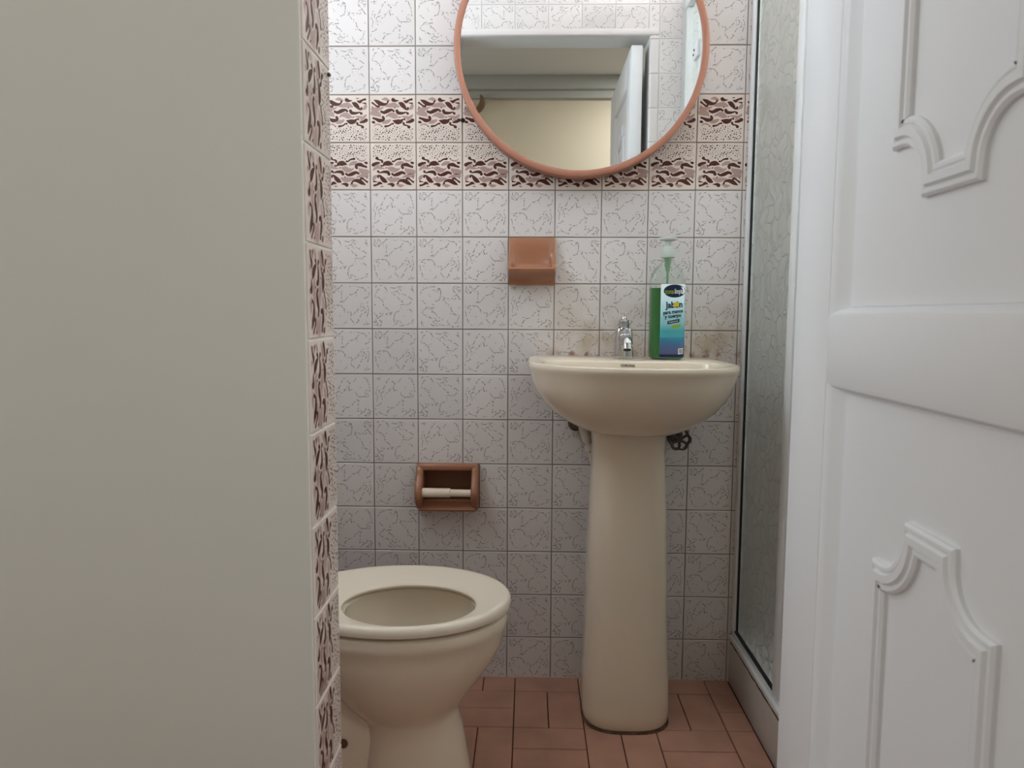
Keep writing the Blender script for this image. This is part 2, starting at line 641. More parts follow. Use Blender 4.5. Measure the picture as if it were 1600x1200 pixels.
D_MAUVE = [
    [(165, 62, 8), (210, 56, 30), (258, 74, 14)], [(200, 152, 6), (250, 140, 34), (320, 132, 44), (372, 152, 20)], [(46, 186, 34), (100, 188, 36), (150, 176, 22), (188, 160, 6)],
    [(44, 236, 44), (90, 238, 54), (132, 262, 34), (140, 284, 10)], [(220, 268, 8), (280, 258, 46), (330, 276, 46), (372, 288, 8)], [(165, 366, 8), (215, 348, 36), (262, 330, 20), (262, 318, 10)],
    [(408, 278, 8), (460, 286, 24), (504, 296, 30), (546, 264, 18)], [(500, 192, 6), (532, 170, 32), (546, 140, 26)], [(58, 404, 5), (90, 378, 12), (140, 384, 14), (146, 398, 8)],
    [(460, 330, 6), (500, 322, 14)], [(215, 285, 8), (228, 272, 14)],
]


def make_decor_tile(rot):
    bm = bmesh.new()
    tile_verts(bm, TS, TS, 0.008, 0.0011, 0)
    W0, H0, WK = 556.0, 583.0, 1.38

    def conv(st):
        return [((x - 20) / W0, (y - 15) / H0, w * WK / 570.0) for x, y, w in st]
    for st in D_MAUVE:
        ribbon(bm, conv(st), 2, -0.0001, TS * 0.97, per=4, rot=rot)
    for st in D_DARK:
        ribbon(bm, conv(st), 1, -0.0002, TS * 0.97, per=4, rot=rot)
    for x, y, r in D_BLOB:
        u, v, r = (x - 20) / W0, (y - 15) / H0, r / 570.0
        ring = []
        for k in range(9):
            a, c_ = u + r * math.cos(k * math.pi * 2 / 9) - .5, v + r * math.sin(k * math.pi * 2 / 9) - .5
            for _ in range(rot):
                a, c_ = c_, -a
            ring.append(bm.verts.new((a * TS * .97, -0.00025, -c_ * TS * .97)))
        f = bm.faces.new(ring)
        f.material_index = 1
    rr = random.Random(5)
    pts = []
    tries = 0
    while len(pts) < 120 and tries < 4000:
        tries += 1
        u, v = rr.uniform(.05, .95), rr.uniform(.66, .97)
        if v < .74 and (u < .25 or .35 < u < .5 or u > .72) and v < .72:
            continue
        if all((u - a) ** 2 + (v - b) ** 2 > .0016 for a, b, _ in pts):
            pts.append((u, v, rr.choice((.008, .010, .012, .015, .018))))
    for u, v, r in pts:
        ring = []
        for k in range(6):
            a, b = u + r * math.cos(k * math.pi / 3) - .5, v + r * math.sin(k * math.pi / 3) - .5
            for _ in range(rot):
                a, b = b, -a
            ring.append(bm.verts.new((a * TS * .97, -0.0002, -b * TS * .97)))
        f = bm.faces.new(ring)
        f.material_index = 1
    me = bpy.data.meshes.new('decor_tile')
    bm.to_mesh(me)
    bm.free()
    for M in (M_decor, M_brown, M_mauve):
        me.materials.append(M)
    return me


PLAIN = [make_plain_tile(r) for r in range(4)]
DEC_UP, DEC_SIDE, DEC_DOWN = make_decor_tile(0), make_decor_tile(1), make_decor_tile(2)


def clipped(me, x0, x1, z0, z1):
    """a cut copy of a tile mesh, kept between x0..x1 and z0..z1 (tile units)"""
    bm = bmesh.new()
    bm.from_mesh(me)
    for co, no in (((x0, 0, 0), (-1, 0, 0)), ((x1, 0, 0), (1, 0, 0)), ((0, 0, z0), (0, 0, -1)), ((0, 0, z1), (0, 0, 1))):
        bmesh.ops.bisect_plane(bm, geom=bm.verts[:] + bm.edges[:] + bm.faces[:], plane_co=co, plane_no=no, clear_outer=True)
    m2 = bpy.data.meshes.new(me.name)
    bm.to_mesh(m2)
    bm.free()
    for M in me.materials:
        m2.materials.append(M)
    return m2


CUT = {}


def put_tile(me, name, loc, parent, rz=0.0, cut=None, jitter=True):
    if cut is not None:
        key = (me.name, tuple(round(c, 4) for c in cut))
        if key not in CUT:
            CUT[key] = clipped(me, *cut)
        me = CUT[key]
    o = bpy.data.objects.new(name, me)
    o.location = loc
    j = 0.0022 if jitter else 0
    o.rotation_euler = (random.uniform(-j, j), random.uniform(-j, j), rz + random.uniform(-j, j))
    if name == 'decor_tile':
        o['label'] = 'cream tile printed with brown swirls and dots'
    return link(o, parent)


# ------------------------------------------------------------------ the room shell
ZC = 2.31             # ceiling
XL, XR = -0.36, 1.75  # bathroom left wall, far shower wall
YD0, YD1 = -0.950, -0.8366   # door wall: corridor face, bathroom core face
JX0, JX1 = 0.1296, 0.7715     # rough opening
HEAD = 1.827

# back wall slab with the pocket of the recessed paper holder
GY = 0.0016     # grout lies this far behind the tile faces
b = MB()
px0, px1, pz0, pz1 = 0.118, 0.250, 0.440, 0.540
b.box(XL - 0.12, px0, GY, 0.13, 0, ZC).box(px1, XR, GY, 0.13, 0, ZC)
b.box(px0, px1, GY, 0.13, 0, pz0).box(px0, px1, GY, 0.13, pz1, ZC).box(px0, px1, 0.09, 0.13, pz0, pz1)
wall_back = b.build('wall_back', M_grout, smooth=False)
tag(wall_back, 'back wall of white marbled tiles with two brown patterned tile rows', 'wall', kind='structure')

ROT = {(6, 10): 0, (7, 10): 0, (5, 10): 3, (1, 10): 3, (2, 10): 3, (0, 10): 1, (6, 9): 3, (7, 9): 3, (1, 9): 3, (2, 9): 1, (5, 9): 2, (3, 10): 3, (0, 9): 3, (-1, 10): 0, (-1, 9): 0}
rt = random.Random(11)
for k in range(21):
    z0 = k * T - 0.005
    h1 = T / 2 if k < 20 else 0.5 * T
    for c in range(-4, 9):
        x0 = c * T
        cut = None
        if c == -4:
            cut = (XL - (x0 + T / 2), T, -T, T)
        elif c == 8:
            cut = (-T, 0.012 - T / 2 + 0.001, -T, T)
        if k == 4 and c == 1:
            continue
        if k == 4 and c == 2:
            cut = (0.262 - (x0 + T / 2), T, -T, T)
        if k == 4 and c == 0:
            cut = (-T, 0.1065 - T / 2, -T, T)
        loc = (x0 + T / 2, random.uniform(-.0003, .0003), z0 + T / 2)
        if k == 11:
            put_tile(DEC_DOWN, 'decor_tile', loc, wall_back, cut=cut)
        elif k == 12:
            put_tile(DEC_UP, 'decor_tile', loc, wall_back, cut=cut)
        else:
            r = ROT.get((c, k), rt.choice((0, 3, 3, 1, 2, 0)))
            put_tile(PLAIN[r], 'tile', loc, wall_back, cut=cut)

# door wall (its corridor face is painted, its bathroom face is tiled)
b = MB()
b.box(-2.2, JX0, YD0, YD1, 0, ZC, 0.006)
b.box(JX1, 2.1, YD0, YD1, 0, ZC, 0.006)
b.box(JX0 - 0.01, JX1 + 0.01, YD0 + 0.0005, YD1 - 0.0005, HEAD, ZC)
wall_front = b.build('wall_front', M_paint)
tag(wall_front, 'plain off-white painted wall beside the doorway', 'wall', kind='structure')
# patterned tiles turned upright along the left reveal
for k in range(17):
    z0 = 0.002 + k * T
    cut = None
    if z0 + T > HEAD:
        cut = (-T, T, -T, HEAD - (z0 + T / 2))
    put_tile(DEC_SIDE, 'decor_tile', (0.131, -0.8915, z0 + T / 2), wall_front, rz=math.radians(90), cut=cut, jitter=True)
# bathroom face: above the head, right strip, left part
for k in range(-16, 5):
    z0 = 1.815 + k * T
    for c in range(-5, 8):
        x0 = 0.1055 + c * T
        if x0 + T < XL or x0 > 0.80 and c != 7:
            continue
        lo, hi, bo = -T, T, -T
        if x0 < XL:
            lo = XL - (x0 + T / 2)
        if c == 6:      # narrow strip between jamb trim and head row
            hi = 0.80 - (x0 + T / 2)
            if z0 + T / 2 < 1.85:
                continue
        if c == 7:
            x0 = 0.80
            hi = 0.875 - (x0 + T / 2)
        if 0 <= c < 6 or c == 6:
            if z0 + T < 1.86:
                continue
            if z0 < 1.848:
                bo = 1.848 - (z0 + T / 2)
        if c < 0 and c == -1:
            hi = 0.1
        to = T
        if z0 < 0:
            bo = -(z0 + T / 2)
        if z0 + T > ZC:
            to = ZC - (z0 + T / 2)
        if bo >= T / 2 or to <= -T / 2:
            continue
        full = (lo == -T and hi in (T, 0.1) and bo == -T and to == T)
        # front faces the bathroom (+y): turned half way round
        cut = None if full else (-hi if hi < T / 2 else -T, -lo if lo > -T / 2 else T, bo, to)
        put_tile(PLAIN[rt.choice((0, 3, 1, 2))], 'tile', (x0 + T / 2, -0.835, z0 + T / 2), wall_front, rz=math.pi, cut=cut)


def bullnose(name, horizontal, a0, a1, parent, w):
    """quarter-round edge tile around the doorway"""
    b = MB()
    prof = [(w, -0.838), (w, -0.8325), (w * 0.8, -0.8312), (w * 0.35, -0.8312), (w * 0.15, -0.8325), (0.001, -0.836), (0, -0.841), (0, -0.846), (0.0012, -0.846)]
    rings = []
    for s in (a0, a0 + 0.0015, a1 - 0.0015, a1):
        if horizontal:
            rings.append([(s, y, 1.826 + p) for p, y in prof])
        else:
            rings.append([(0.770 + p, y, s) for p, y in prof])
    b.loft(rings)
    return b.build(name, M_tile, parent)


bullnose('bullnose_tile', True, 0.1315, 0.799, wall_front, 0.022)
zz = 0.0
while zz < 1.826:
    z1 = min((0.055 if zz == 0 else zz + T), 1.826)
    bullnose('bullnose_tile', False, zz + 0.0008, z1 - 0.0008, wall_front, 0.029)
    zz = z1

# bathroom left wall, shower end wall, corridor walls, ceiling
wall_left = MB().box(XL - 0.12, XL, YD1, GY, 0, ZC).build('wall_left', M_tile, smooth=False)
tag(wall_left, 'white bathroom side wall behind the toilet', 'wall', kind='structure')


def window(n, label, axis, face, sgn, a0, a1, z0, z1):
    """a framed window on a wall face; axis is the wall normal (0 = x, 1 = y), sgn points into the room"""
    def bx(m_, p0, p1, q0, q1, d0, d1, bev=0.0):
        lo, hi = sorted((face + sgn * d0, face + sgn * d1))
        if axis == 0:
            m_.box(lo, hi, p0, p1, q0, q1, bev)
        else:
            m_.box(p0, p1, lo, hi, q0, q1, bev)
    b_ = MB()
    w_ = 0.035
    bx(b_, a0 - w_, a1 + w_, z0 - w_, z0, 0.0005, .022, .002)
    bx(b_, a0 - w_, a1 + w_, z1, z1 + w_, 0.0005, .022, .002)
    bx(b_, a0 - w_, a0, z0, z1, 0.0005, .022, .002)
    bx(b_, a1, a1 + w_, z0, z1, 0.0005, .022, .002)
    o_ = b_.build('window_%d' % n, M_alu)
    tag(o_, label, 'window', kind='structure')
    p_ = MB()
    bx(p_, a0, a1, z0, z1, 0.0008, .008)
    p_.build('pane', M_alu, o_, smooth=False)


window(1, 'tall obscured bathroom window above the toilet', 0, XL, 1, -0.80, -0.40, 1.40, 2.10)
window(2, 'obscured window high inside the shower', 0, XR, -1, -0.67, -0.17, 1.65, 2.15)
window(3, 'added unseen window for the fill light at the left end of the corridor', 0, -2.2, 1, -2.40, -1.40, 0.80, 1.90)  # added out of view to go with the corridor end fill

b = MB().box(XR, XR + 0.1, YD1, 0.13, 0, ZC)
tag(b.build('wall_right', M_tile, smooth=False), 'white end wall inside the shower', 'wall', kind='structure')
tag(MB().box(-2.2, 2.1, -2.95, -2.85, 0, ZC).build('wall_rear', M_beige, smooth=False), 'beige corridor wall seen in the round mirror', 'wall', kind='structure')
b = MB()
b.box(-2.2, 2.1, -2.85, -2.78, 2.235, ZC, .004).box(-2.2, 2.1, -2.85, -2.815, 2.19, 2.235, .004)
tag(b.build('trim_1', M_corn), 'stepped grey cornice under the corridor ceiling, seen in the mirror', 'trim', kind='structure')
tag(MB().box(-2.3, -2.2, -2.95, YD1, 0, ZC).build('wall_corridor_left', M_paint, smooth=False), 'off-white wall closing the left end of the corridor', 'wall', kind='structure')
tag(MB().box(0.80, 0.92, -1.44, YD0, 0, ZC).build('wall_gap_blocker', M_paint, smooth=False), 'short off-white wall stub added to darken the gap behind the open door', 'wall', kind='structure')  # added to block light, so the gap beside the door stays dark
b = MB().box(-2.3, 2.2, -2.95, 0.13, ZC, ZC + 0.1)
tag(MB().box(2.1, 2.2, -2.95, YD1, 0, ZC).build('wall_corridor_end', M_paint, smooth=False), 'off-white wall closing the right end of the corridor', 'wall', kind='structure')
tag(b.build('ceiling', M_ceil, smooth=False), 'light grey flat ceiling', 'ceiling', kind='structure')

# floor: basket-weave terracotta tiles in the bathroom
fl = MB()
fl.box(-2.3, 2.2, -2.95, 0.13, -0.12, -0.0035)
floor = fl.build('floor', M_floor_grout, smooth=False)
tag(floor, 'terracotta floor laid in a basket weave of small rectangular tiles', 'floor', kind='structure')
BM_ = 0.1572
BX0, BY0 = 0.352, -0.070
BRK = {}


def floor_tile(x0, x1, y0, y1):
    cx0, cx1 = max(x0, XL), min(x1, 0.884)
    cy0, cy1 = max(y0, YD0), min(y1, 0.006)
    if cx1 - cx0 < 0.012 or cy1 - cy0 < 0.012:
        return
    g = 0.0011
    w, d = cx1 - cx0 - 2 * g, cy1 - cy0 - 2 * g
    key = (round(w, 4), round(d, 4))
    if key not in BRK:
        bm = bmesh.new()
        bv = 0.0012
        rings = [[(-w / 2, -d / 2, -.010), (w / 2, -d / 2, -.010), (w / 2, d / 2, -.010), (-w / 2, d / 2, -.010)]]
        rings.append([(x, y, -bv) for x, y, _ in rings[0]])
        rings.append([(x - math.copysign(bv, x), y - math.copysign(bv, y), 0) for x, y, _ in rings[0]])
        R = [[bm.verts.new(p) for p in r] for r in rings]
        for a, c in zip(R[:-1], R[1:]):
            for i in range(4):
                j = (i + 1) % 4
                bm.faces.new((a[i], a[j], c[j], c[i]))
        bm.faces.new(R[2])
        me = bpy.data.meshes.new('floor_tile')
        bm.to_mesh(me)
        bm.free()
        me.materials.append(M_brick)
        BRK[key] = me
    o = bpy.data.objects.new('floor_tile', BRK[key])
    o.location = ((cx0 + cx1) / 2, (cy0 + cy1) / 2, random.uniform(-.0003, .0004))
    o.rotation_euler = (random.uniform(-.002, .002), random.uniform(-.002, .002), 0)
    link(o, floor)


for i in range(-5, 5):
    for j in range(-1, 6):
        x0 = BX0 + i * BM_
        y1 = BY0 - j * BM_
        y0 = y1 - BM_
        if (i + j) % 2 == 0:
            floor_tile(x0, x0 + BM_ / 2, y0, y1)
            floor_tile(x0 + BM_ / 2, x0 + BM_, y0, y1)
        else:
            floor_tile(x0, x0 + BM_, y0, y0 + BM_ / 2)
            floor_tile(x0, x0 + BM_, y0 + BM_ / 2, y1)

# shower kerb
b = MB().box(0.885, 1.0, -0.834, -0.001, -0.003, 0.108, 0.003)
kerb = b.build('trim_2', M_kerb)
tag(kerb, 'pale stone kerb under the shower screen', 'kerb', kind='structure')
b = MB()
rk = random.Random(3)
pts = [(0.8845, -0.02 - i * 0.02, 0.1085 + rk.uniform(-.0015, .0015)) for i in range(40)]
b.tube(pts, [rk.uniform(.001, .0026) for _ in pts], 6)
b.build('sealant', M_dirt, kerb)

# ------------------------------------------------------------------ door (open at a right angle into the corridor)
DX0, DX1 = 0.712, 0.750
DYH, DYL = -0.852, -1.472
z_bot, z_top = 0.012, 1.802
door = empty('door_1', (DX0, DYH, z_bot))
tag(door, 'white panelled door standing open on the right', 'door', kind='structure')
ST = 0.104
MB().box(DX0, DX1, DYH - ST, DYH, z_bot, z_top, 0.002).build('stile', M_door, door)
MB().box(DX0, DX1, DYL, DYL + ST, z_bot, z_top, 0.002).build('stile', M_door, door)
rails = [(z_bot, 0.13), (0.838, 0.913), (1.70, z_top)]
for a, c in rails:
    MB().box(DX0 + 0.0002, DX1, DYL + ST - .001, DYH - ST + .001, a, c, 0.0015).build('rail', M_door, door)


def panel(z0, z1):
    ya, yb = DYL + ST, DYH - ST
    b = MB()
    k = 0.029
    front = lambda i, x: [(x, ya + i, z0 + i * .32), (x, yb - i, z0 + i * .32), (x, yb - i, z1 - i * .32), (x, ya + i, z1 - i * .32)]
    rings = [front(-.002, DX1 - .006), front(-.002, DX0 + .001), front(0.0, DX0 + .001), front(.007, DX0 + .002), front(.012, DX0 + .0045), front(.022, DX0 + .0125), front(.026, DX0 + .0135), front(k, DX0 + .0120)]
    b.loft(rings)
    return b.build('panel', M_door, door, angle=25)


panel(0.13, 0.838)
panel(0.913, 1.70)


def scooped_frame(yL, yR, z0, z1, r):
    """closed path of a moulding frame with scooped corners, in the door plane"""
    P = []

    def arc(cy, cz, a0, a1):
        return [(cy + r * math.cos(math.radians(a0 + (a1 - a0) * i / 8)), cz + r * math.sin(math.radians(a0 + (a1 - a0) * i / 8))) for i in range(9)]
    # yL is nearest the hinge (larger y); angles measured in (y, z)
    P += arc(yL - .004, z0, 90, 180)          # hinge-side bottom scoop
    P += arc(yR + .004, z0, 0, 90)            # lock-side bottom scoop
    P += [(yR, z0 + r), (yR, z1 - r)]
    P += arc(yR + .004, z1, 270, 360)
    P += arc(yL - .004, z1, 180, 270)
    P += [(yL, z1 - r), (yL, z0 + r)]
    Q = []
    for p in P:
        if not Q or math.hypot(p[0] - Q[-1][0], p[1] - Q[-1][1]) > 1e-4:
            Q.append(p)
    return Q


PROF = [(-.013, 0), (-.013, .004), (-.0105, .0065), (-.0075, .0065), (-.0058, .0045), (-.0035, .0085), (.0035, .0085), (.0058, .0045), (.0075, .0065), (.0105, .0065), (.013, .004), (.013, 0)]


def moulding(path, xface):
    n = len(path)
    rings = []
    for i in range(n):
        p0, p1, p2 = Vector(path[i - 1]), Vector(path[i]), Vector(path[(i + 1) % n])
        d1, d2 = (p1 - p0).normalized(), (p2 - p1).normalized()
        n1, n2 = Vector((-d1.y, d1.x)), Vector((-d2.y, d2.x))
        mt = n1 + n2
        if mt.length < 1e-6:
            mt = n1
        mt.normalize()
        k = min(1.0 / max(mt.dot(n1), 0.35), 1.6)
        rings.append([(xface - h, p1.x + mt.x * u * k, p1.y + mt.y * u * k) for u, h in PROF])
    rings.append(rings[0])
    b = MB()
    b.loft(rings, False, False, closed=False)
    return b.build('moulding', M_door, door, angle=35)


moulding(scooped_frame(-1.081, -1.251, 1.027, 1.60, 0.051), DX0 + 0.0122)
moulding(scooped_frame(-1.083, -1.249, 0.225, 0.716, 0.052), DX0 + 0.0122)

# ------------------------------------------------------------------ shower screen
scr = empty('shower_screen', (0.898, -0.42, 0.108))
tag(scr, 'white aluminium shower screen with obscured glass beside the wash-basin', 'shower screen')
SX = 0.898
MB().box(SX - .014, SX + .014, -0.834, -0.002, 0.1085, 0.122, .002).box(SX - .006, SX + .014, -0.834, -0.002, 0.122, 0.136, .0015).build('bottom_track', M_alu, scr)
MB().box(SX - .016, SX + .016, -0.834, -0.002, 1.905, 1.945, .003).build('top_track', M_alu, scr)
MB().box(SX - .010, SX + .010, -0.022, -0.0015, 0.136, 1.905, .002).build('wall_profile', M_alu, scr)
MB().box(SX - .012, SX + .012, -0.833, -0.806, 0.136, 1.905, .002).build('wall_profile', M_alu, scr)
MB().box(SX - .008, SX + .010, -0.342, -0.306, 0.132, 1.905, .002).build('panel_stile', M_alu, scr)
MB().box(SX + .000, SX + .016, -0.700, -0.660, 0.132, 1.905, .002).build('panel_stile', M_alu, scr)
for y0, y1, xo in ((-0.310, -0.020, 0.003), (-0.664, -0.338, 0.003), (-0.808, -0.698, 0.008)):
    g = MB().box(SX + xo - .002, SX + xo + .002, y0, y1, 0.134, 1.906).build('glass_pane', M_shower, scr, smooth=False)
MB().box(SX - .004, SX + .0005, -0.027, -0.0215, 0.136, 1.905).build('gasket', M_rubber, scr)
MB().box(SX - .0075, SX + .001, -0.306, -0.0215, 0.1355, 0.1385).build('gasket', M_rubber, scr)
lt = MB().box(SX - .010, SX + .002, -0.720, -0.664, 1.705, 1.755, .003).build('latch', M_alu, scr)
for yy, zq in ((-0.712, 1.722), (-0.703, 1.734)):
    MB().cyl((SX - .012, yy, zq), (SX - .009, yy, zq), .0035, n=10).build('screw', M_rubber, lt)

# ------------------------------------------------------------------ toilet
tl = empty('toilet', (0.0, -0.44, 0.0))
tag(tl, 'bone-coloured ceramic toilet with seat down and open lid', 'toilet')
NT = 56


def egg(cx, cy, af, ar, bw, z, e=2.0):
    """egg outline: af towards the front (+x), ar towards the back, half width bw"""
    r = []
    for i in range(NT):
        t = 2 * math.pi * i / NT
        c, s = math.cos(t), math.sin(t)
        cc = math.copysign(abs(c) ** (2 / e), c)
        ss = math.copysign(abs(s) ** (2 / e), s)
        r.append((cx + (af if c > 0 else ar) * cc, cy + bw * ss, z))
    return r


CY = -0.440
b = MB()
rings = [
    egg(.168, CY, .112, .112, .098, 0.0005, 2.3), egg(.168, CY, .110, .110, .096, 0.012, 2.3), egg(.166, CY, .106, .104, .090, 0.05, 2.2), egg(.160, CY, .098, .090, .083, 0.13, 2.2),
    egg(.155, CY, .096, .090, .082, 0.160, 2.1), egg(.150, CY, .104, .100, .090, 0.175), egg(.150, CY, .116, .120, .104, 0.195), egg(.150, CY, .142, .150, .124, 0.230), egg(.148, CY, .174, .180, .142, 0.273),
    egg(.146, CY, .190, .20, .149, 0.305), egg(.146, CY, .195, .205, .150, 0.328), egg(.146, CY, .198, .21, .1575, 0.337), egg(.146, CY, .199, .21, .159, 0.348), egg(.146, CY, .197, .21, .157, 0.358),
    egg(.146, CY, .190, .20, .150, 0.362), egg(.160, CY, .128, .128, .108, 0.362), egg(.160, CY, .122, .122, .102, 0.356), egg(.160, CY, .128, .128, .108, 0.335), egg(.160, CY, .122, .122, .102, 0.30),
    egg(.155, CY, .10, .10, .085, 0.255), egg(.150, CY, .075, .078, .062, 0.225), egg(.145, CY, .055, .055, .045, 0.19),
]
b.loft(rings)
bowl = b.build('bowl', M_cera, tl)
MB().loft([egg(.149, CY, .080, .082, .066, 0.232), egg(.149, CY, .0795, .0815, .0655, 0.2335)]).build('water', M_water, tl)
# seat: dished ring
SO = lambda k, z: egg(.145, CY + .003, .206 - k, .222 - k, .163 - k, z)
SI = lambda k, z: egg(.160, CY - .013, .125 + k, .125 + k, .1005 + k, z)
b = MB()
rg = [SO(.006, .3665), SO(.001, .3685), SO(0, .374), SO(.0008, .3800), SO(.0035, .3842), SO(.0085, .3862), SO(.0150, .3850), SI(.008, .3745), SI(.002, .3718), SI(0, .3690), SI(.001, .3650), SI(.008, .3628)]
rg.append(rg[0])
b.loft(rg, False, False)
b.build('seat', M_seat, tl)
for (bx, by) in ((.275, CY - .09), (.275, CY + .09)):
    MB().box(bx - .012, bx + .012, by - .008, by + .008, .3615, .3665, .002).build('bumper', M_seat, tl)
# trapway and rear deck
b = MB()
sec = lambda x, hw, z0, z1: [(x, CY + hw * math.copysign(abs(math.cos(t)) ** .55, math.cos(t)), (z0 + z1) / 2 + (z1 - z0) / 2 * math.copysign(abs(math.sin(t)) ** .55, math.sin(t))) for t in [2 * math.pi * i / 28 for i in range(28)]]
b.loft([sec(.11, .062, .0005, .20), sec(.05, .060, .0005, .24), sec(-.02, .062, .0005, .28), sec(-.12, .075, .0005, .30), sec(-.22, .085, .0005, .33), sec(-.30, .088, .0005, .33), sec(-.325, .084, .0005, .33)])
b.build('trapway', M_cera, tl)
b = MB()
b.box(-.335, -.03, CY - .12, CY + .12, .325, .361, .012, 3)
b.build('rear_deck', M_cera, tl)
MB().cyl((.045, CY - .062, .125), (.045, CY - .067, .125), .009, n=16, bev=.002).build('bolt_cap', M_dirt, tl)
tk = MB().box(-.345, -.175, CY - .19, CY + .19, .362, .70, .022, 4).build('tank', M_cera, tl)
ld = MB().box(-.350, -.168, CY - .197, CY + .197, .701, .733, .010, 3).build('tank_lid', M_cera, tl)
MB().cyl((-.26, CY, .733), (-.26, CY, .741), .018, n=20, bev=.002).build('flush_button', M_chrome, ld)
b = MB()
lidr = lambda k, x: [(x, CY + (.163 - k) * math.sin(t), .385 + .20 + (.20 - k) * math.cos(t)) for t in [2 * math.pi * i / 40 for i in range(40)]]
b.loft([lidr(.006, -.146), lidr(0, -.142), lidr(0, -.134), lidr(.006, -.130)])
b.build('seat_cover', M_seat, tl)
for s in (-1, 1):
    MB().cyl((-.085, CY + s * .075 - .02, .376), (-.085, CY + s * .075 + .02, .376), .0115, n=16, bev=.002).build('seat_hinge', M_seat, tl)

# ------------------------------------------------------------------ wash-basin
snk = empty('pedestal_basin', (0.605, -0.12, 0.0))
tag(snk, 'bone-coloured ceramic wash-basin on a tall pedestal', 'wash-basin')
BXC, BYC, ZR = 0.599, -0.215, 0.812
NB = 72


def dee(a, bf, bb, z, cx=BXC, cy=BYC, eb=9.0, ef=2.25):
    r = []
    for i in range(NB):
        t = 2 * math.pi * i / NB
        c, s = math.cos(t), math.sin(t)
        e = eb if s > 0 else ef
        x = a * math.copysign(abs(c) ** (2 / e), c)
        y = (bb if s > 0 else bf) * math.copysign(abs(s) ** (2 / e), s)
        r.append((cx + x, cy + y, z))
    return r


A_, BF, BB = 0.2200, 0.195, 0.2135
rings = []
DM = 0.160
for d in (0.146, 0.141, 0.133, 0.12, 0.10, 0.08, 0.06, 0.04, 0.026):
    s = math.sqrt(1 - (d / DM) ** 2.15)
    rings.append(dee(A_ * (s * .985), BF * (s * .93 + .04), BB * (0.55 + .45 * s), ZR - d, cx=BXC + .008 * (1 - s), eb=2.6 + 6.4 * s * s))
rings += [dee(A_ * .992, BF * .985, BB, ZR - .016), dee(A_, BF, BB, ZR - .010), dee(A_, BF, BB, ZR - .006), dee(A_ - .0015, BF - .0015, BB, ZR - .002), dee(A_ - .006, BF - .006, BB - .002, ZR)]
OP = lambda k, z: dee(.186 + k, .138 + k, .090 + k, z, cy=-.245, eb=4.5, ef=2.3)
rings += [dee(A_ - .012, BF - .012, BB - .004, ZR + .0002), OP(.006, ZR - .0010), OP(.002, ZR - .0028), OP(0, ZR - .006), OP(-.002, ZR - .022), OP(-.022, ZR - .07), OP(-.05, ZR - .10)]
rings += [dee(.085, .065, .05, ZR - .118, cy=-.25, eb=2.2), dee(.02, .02, .02, ZR - .124, cy=-.25, eb=2)]
b = MB()
b.loft(rings)
basin = b.build('basin', M_cera, snk, origin=(BXC, BYC, ZR))
basin.rotation_euler = (0, 0.009, 0)
me = text_mesh('CORONA', 0.0070, 'lettering', bold=0.0003)
for v in me.vertices:
    v.co = Vector((v.co.x * 1.05, -0.1575 - BYC, v.co.y))
me.materials.append(M_letter)
o = bpy.data.objects.new('lettering', me)
o.location = (0.5985 - BXC, 0, -0.0115)
link(o, basin)
MB().lathe((BXC, -.25, ZR - .1235), [(.022, 0), (.022, .003), (.016, .0045), (.003, .003)], 24).build('drain', M_chrome, basin)

b = MB()
NPED = 44


def ped(x0, x1, yf, yb, z, e=2.7):
    r = []
    cx, hw = (x0 + x1) / 2, (x1 - x0) / 2
    cy, hd = (yf + yb) / 2, (yb - yf) / 2
    for i in range(NPED):
        t = 2 * math.pi * i / NPED
        c, s = math.cos(t), math.sin(t)
        ee = e if s < 0 else 5
        r.append((cx + hw * math.copysign(abs(c) ** (2 / ee), c), cy + hd * math.copysign(abs(s) ** (2 / ee), s), z))
    return r


b.loft([ped(.512, .698, -.244, -.078, .004), ped(.5085, .7015, -.2475, -.078, .010), ped(.507, .703, -.249, -.078, .03), ped(.508, .701, -.248, -.078, .10), ped(.512, .694, -.244, -.078, .25), ped(.5185, .688, -.240, -.078, .47),
        ped(.525, .681, -.236, -.078, .62), ped(.522, .684, -.238, -.078, .655), ped(.522, .684, -.238, -.078, .672)])
b.build('pedestal', M_cera, snk)
b = MB()
b.loft([ped(.5065, .7035, -.2505, -.075, .0004), ped(.5075, .7025, -.2495, -.075, .0028), ped(.510, .700, -.247, -.078, .0042)])
b.build('sealant', M_dirt, snk)

# ------------------------------------------------------------------ faucet
FX, FY, FZ = 0.5975, -0.085, ZR
fc = empty('faucet', (FX, FY, FZ))
tag(fc, 'small chrome faucet on the back ledge of the wash-basin', 'faucet')
b = MB()
sq = lambda hw, hd, z, e=3.2, oy=0: [(FX + hw * math.copysign(abs(math.cos(t)) ** (2 / e), math.cos(t)), FY + oy + hd * math.copysign(abs(math.sin(t)) ** (2 / e), math.sin(t)), FZ + z) for t in [2 * math.pi * i / 32 for i in range(32)]]
b.loft([sq(.0222, .0235, .0006, 4.5), sq(.0225, .024, .003, 4.5), sq(.0218, .0235, .010, 4.5), sq(.0200, .022, .035, 4.5), sq(.0186, .020, .062, 4.5), sq(.0170, .018, .0685, 4), sq(.012, .013, .0705, 3)])
b.build('body', M_chrome, fc)
b = MB()
b.tube(catmull([(FX, FY - .012, FZ + .047), (FX, FY - .035, FZ + .046), (FX, FY - .054, FZ + .041), (FX, FY - .064, FZ + .031)], 5), [.0135] * 6 + [.013] * 5 + [.0128] * 5, 20)
sp = b.build('spout', M_chrome, fc)
b = MB()
d_ = Vector((0, -.35, -.94)).normalized()
p_ = Vector((FX, FY - .0615, FZ + .036))
b.cyl(p_, p_ + d_ * .014, .0115, n=22, bev=.001)
ae = b.build('aerator', M_chrome, sp)
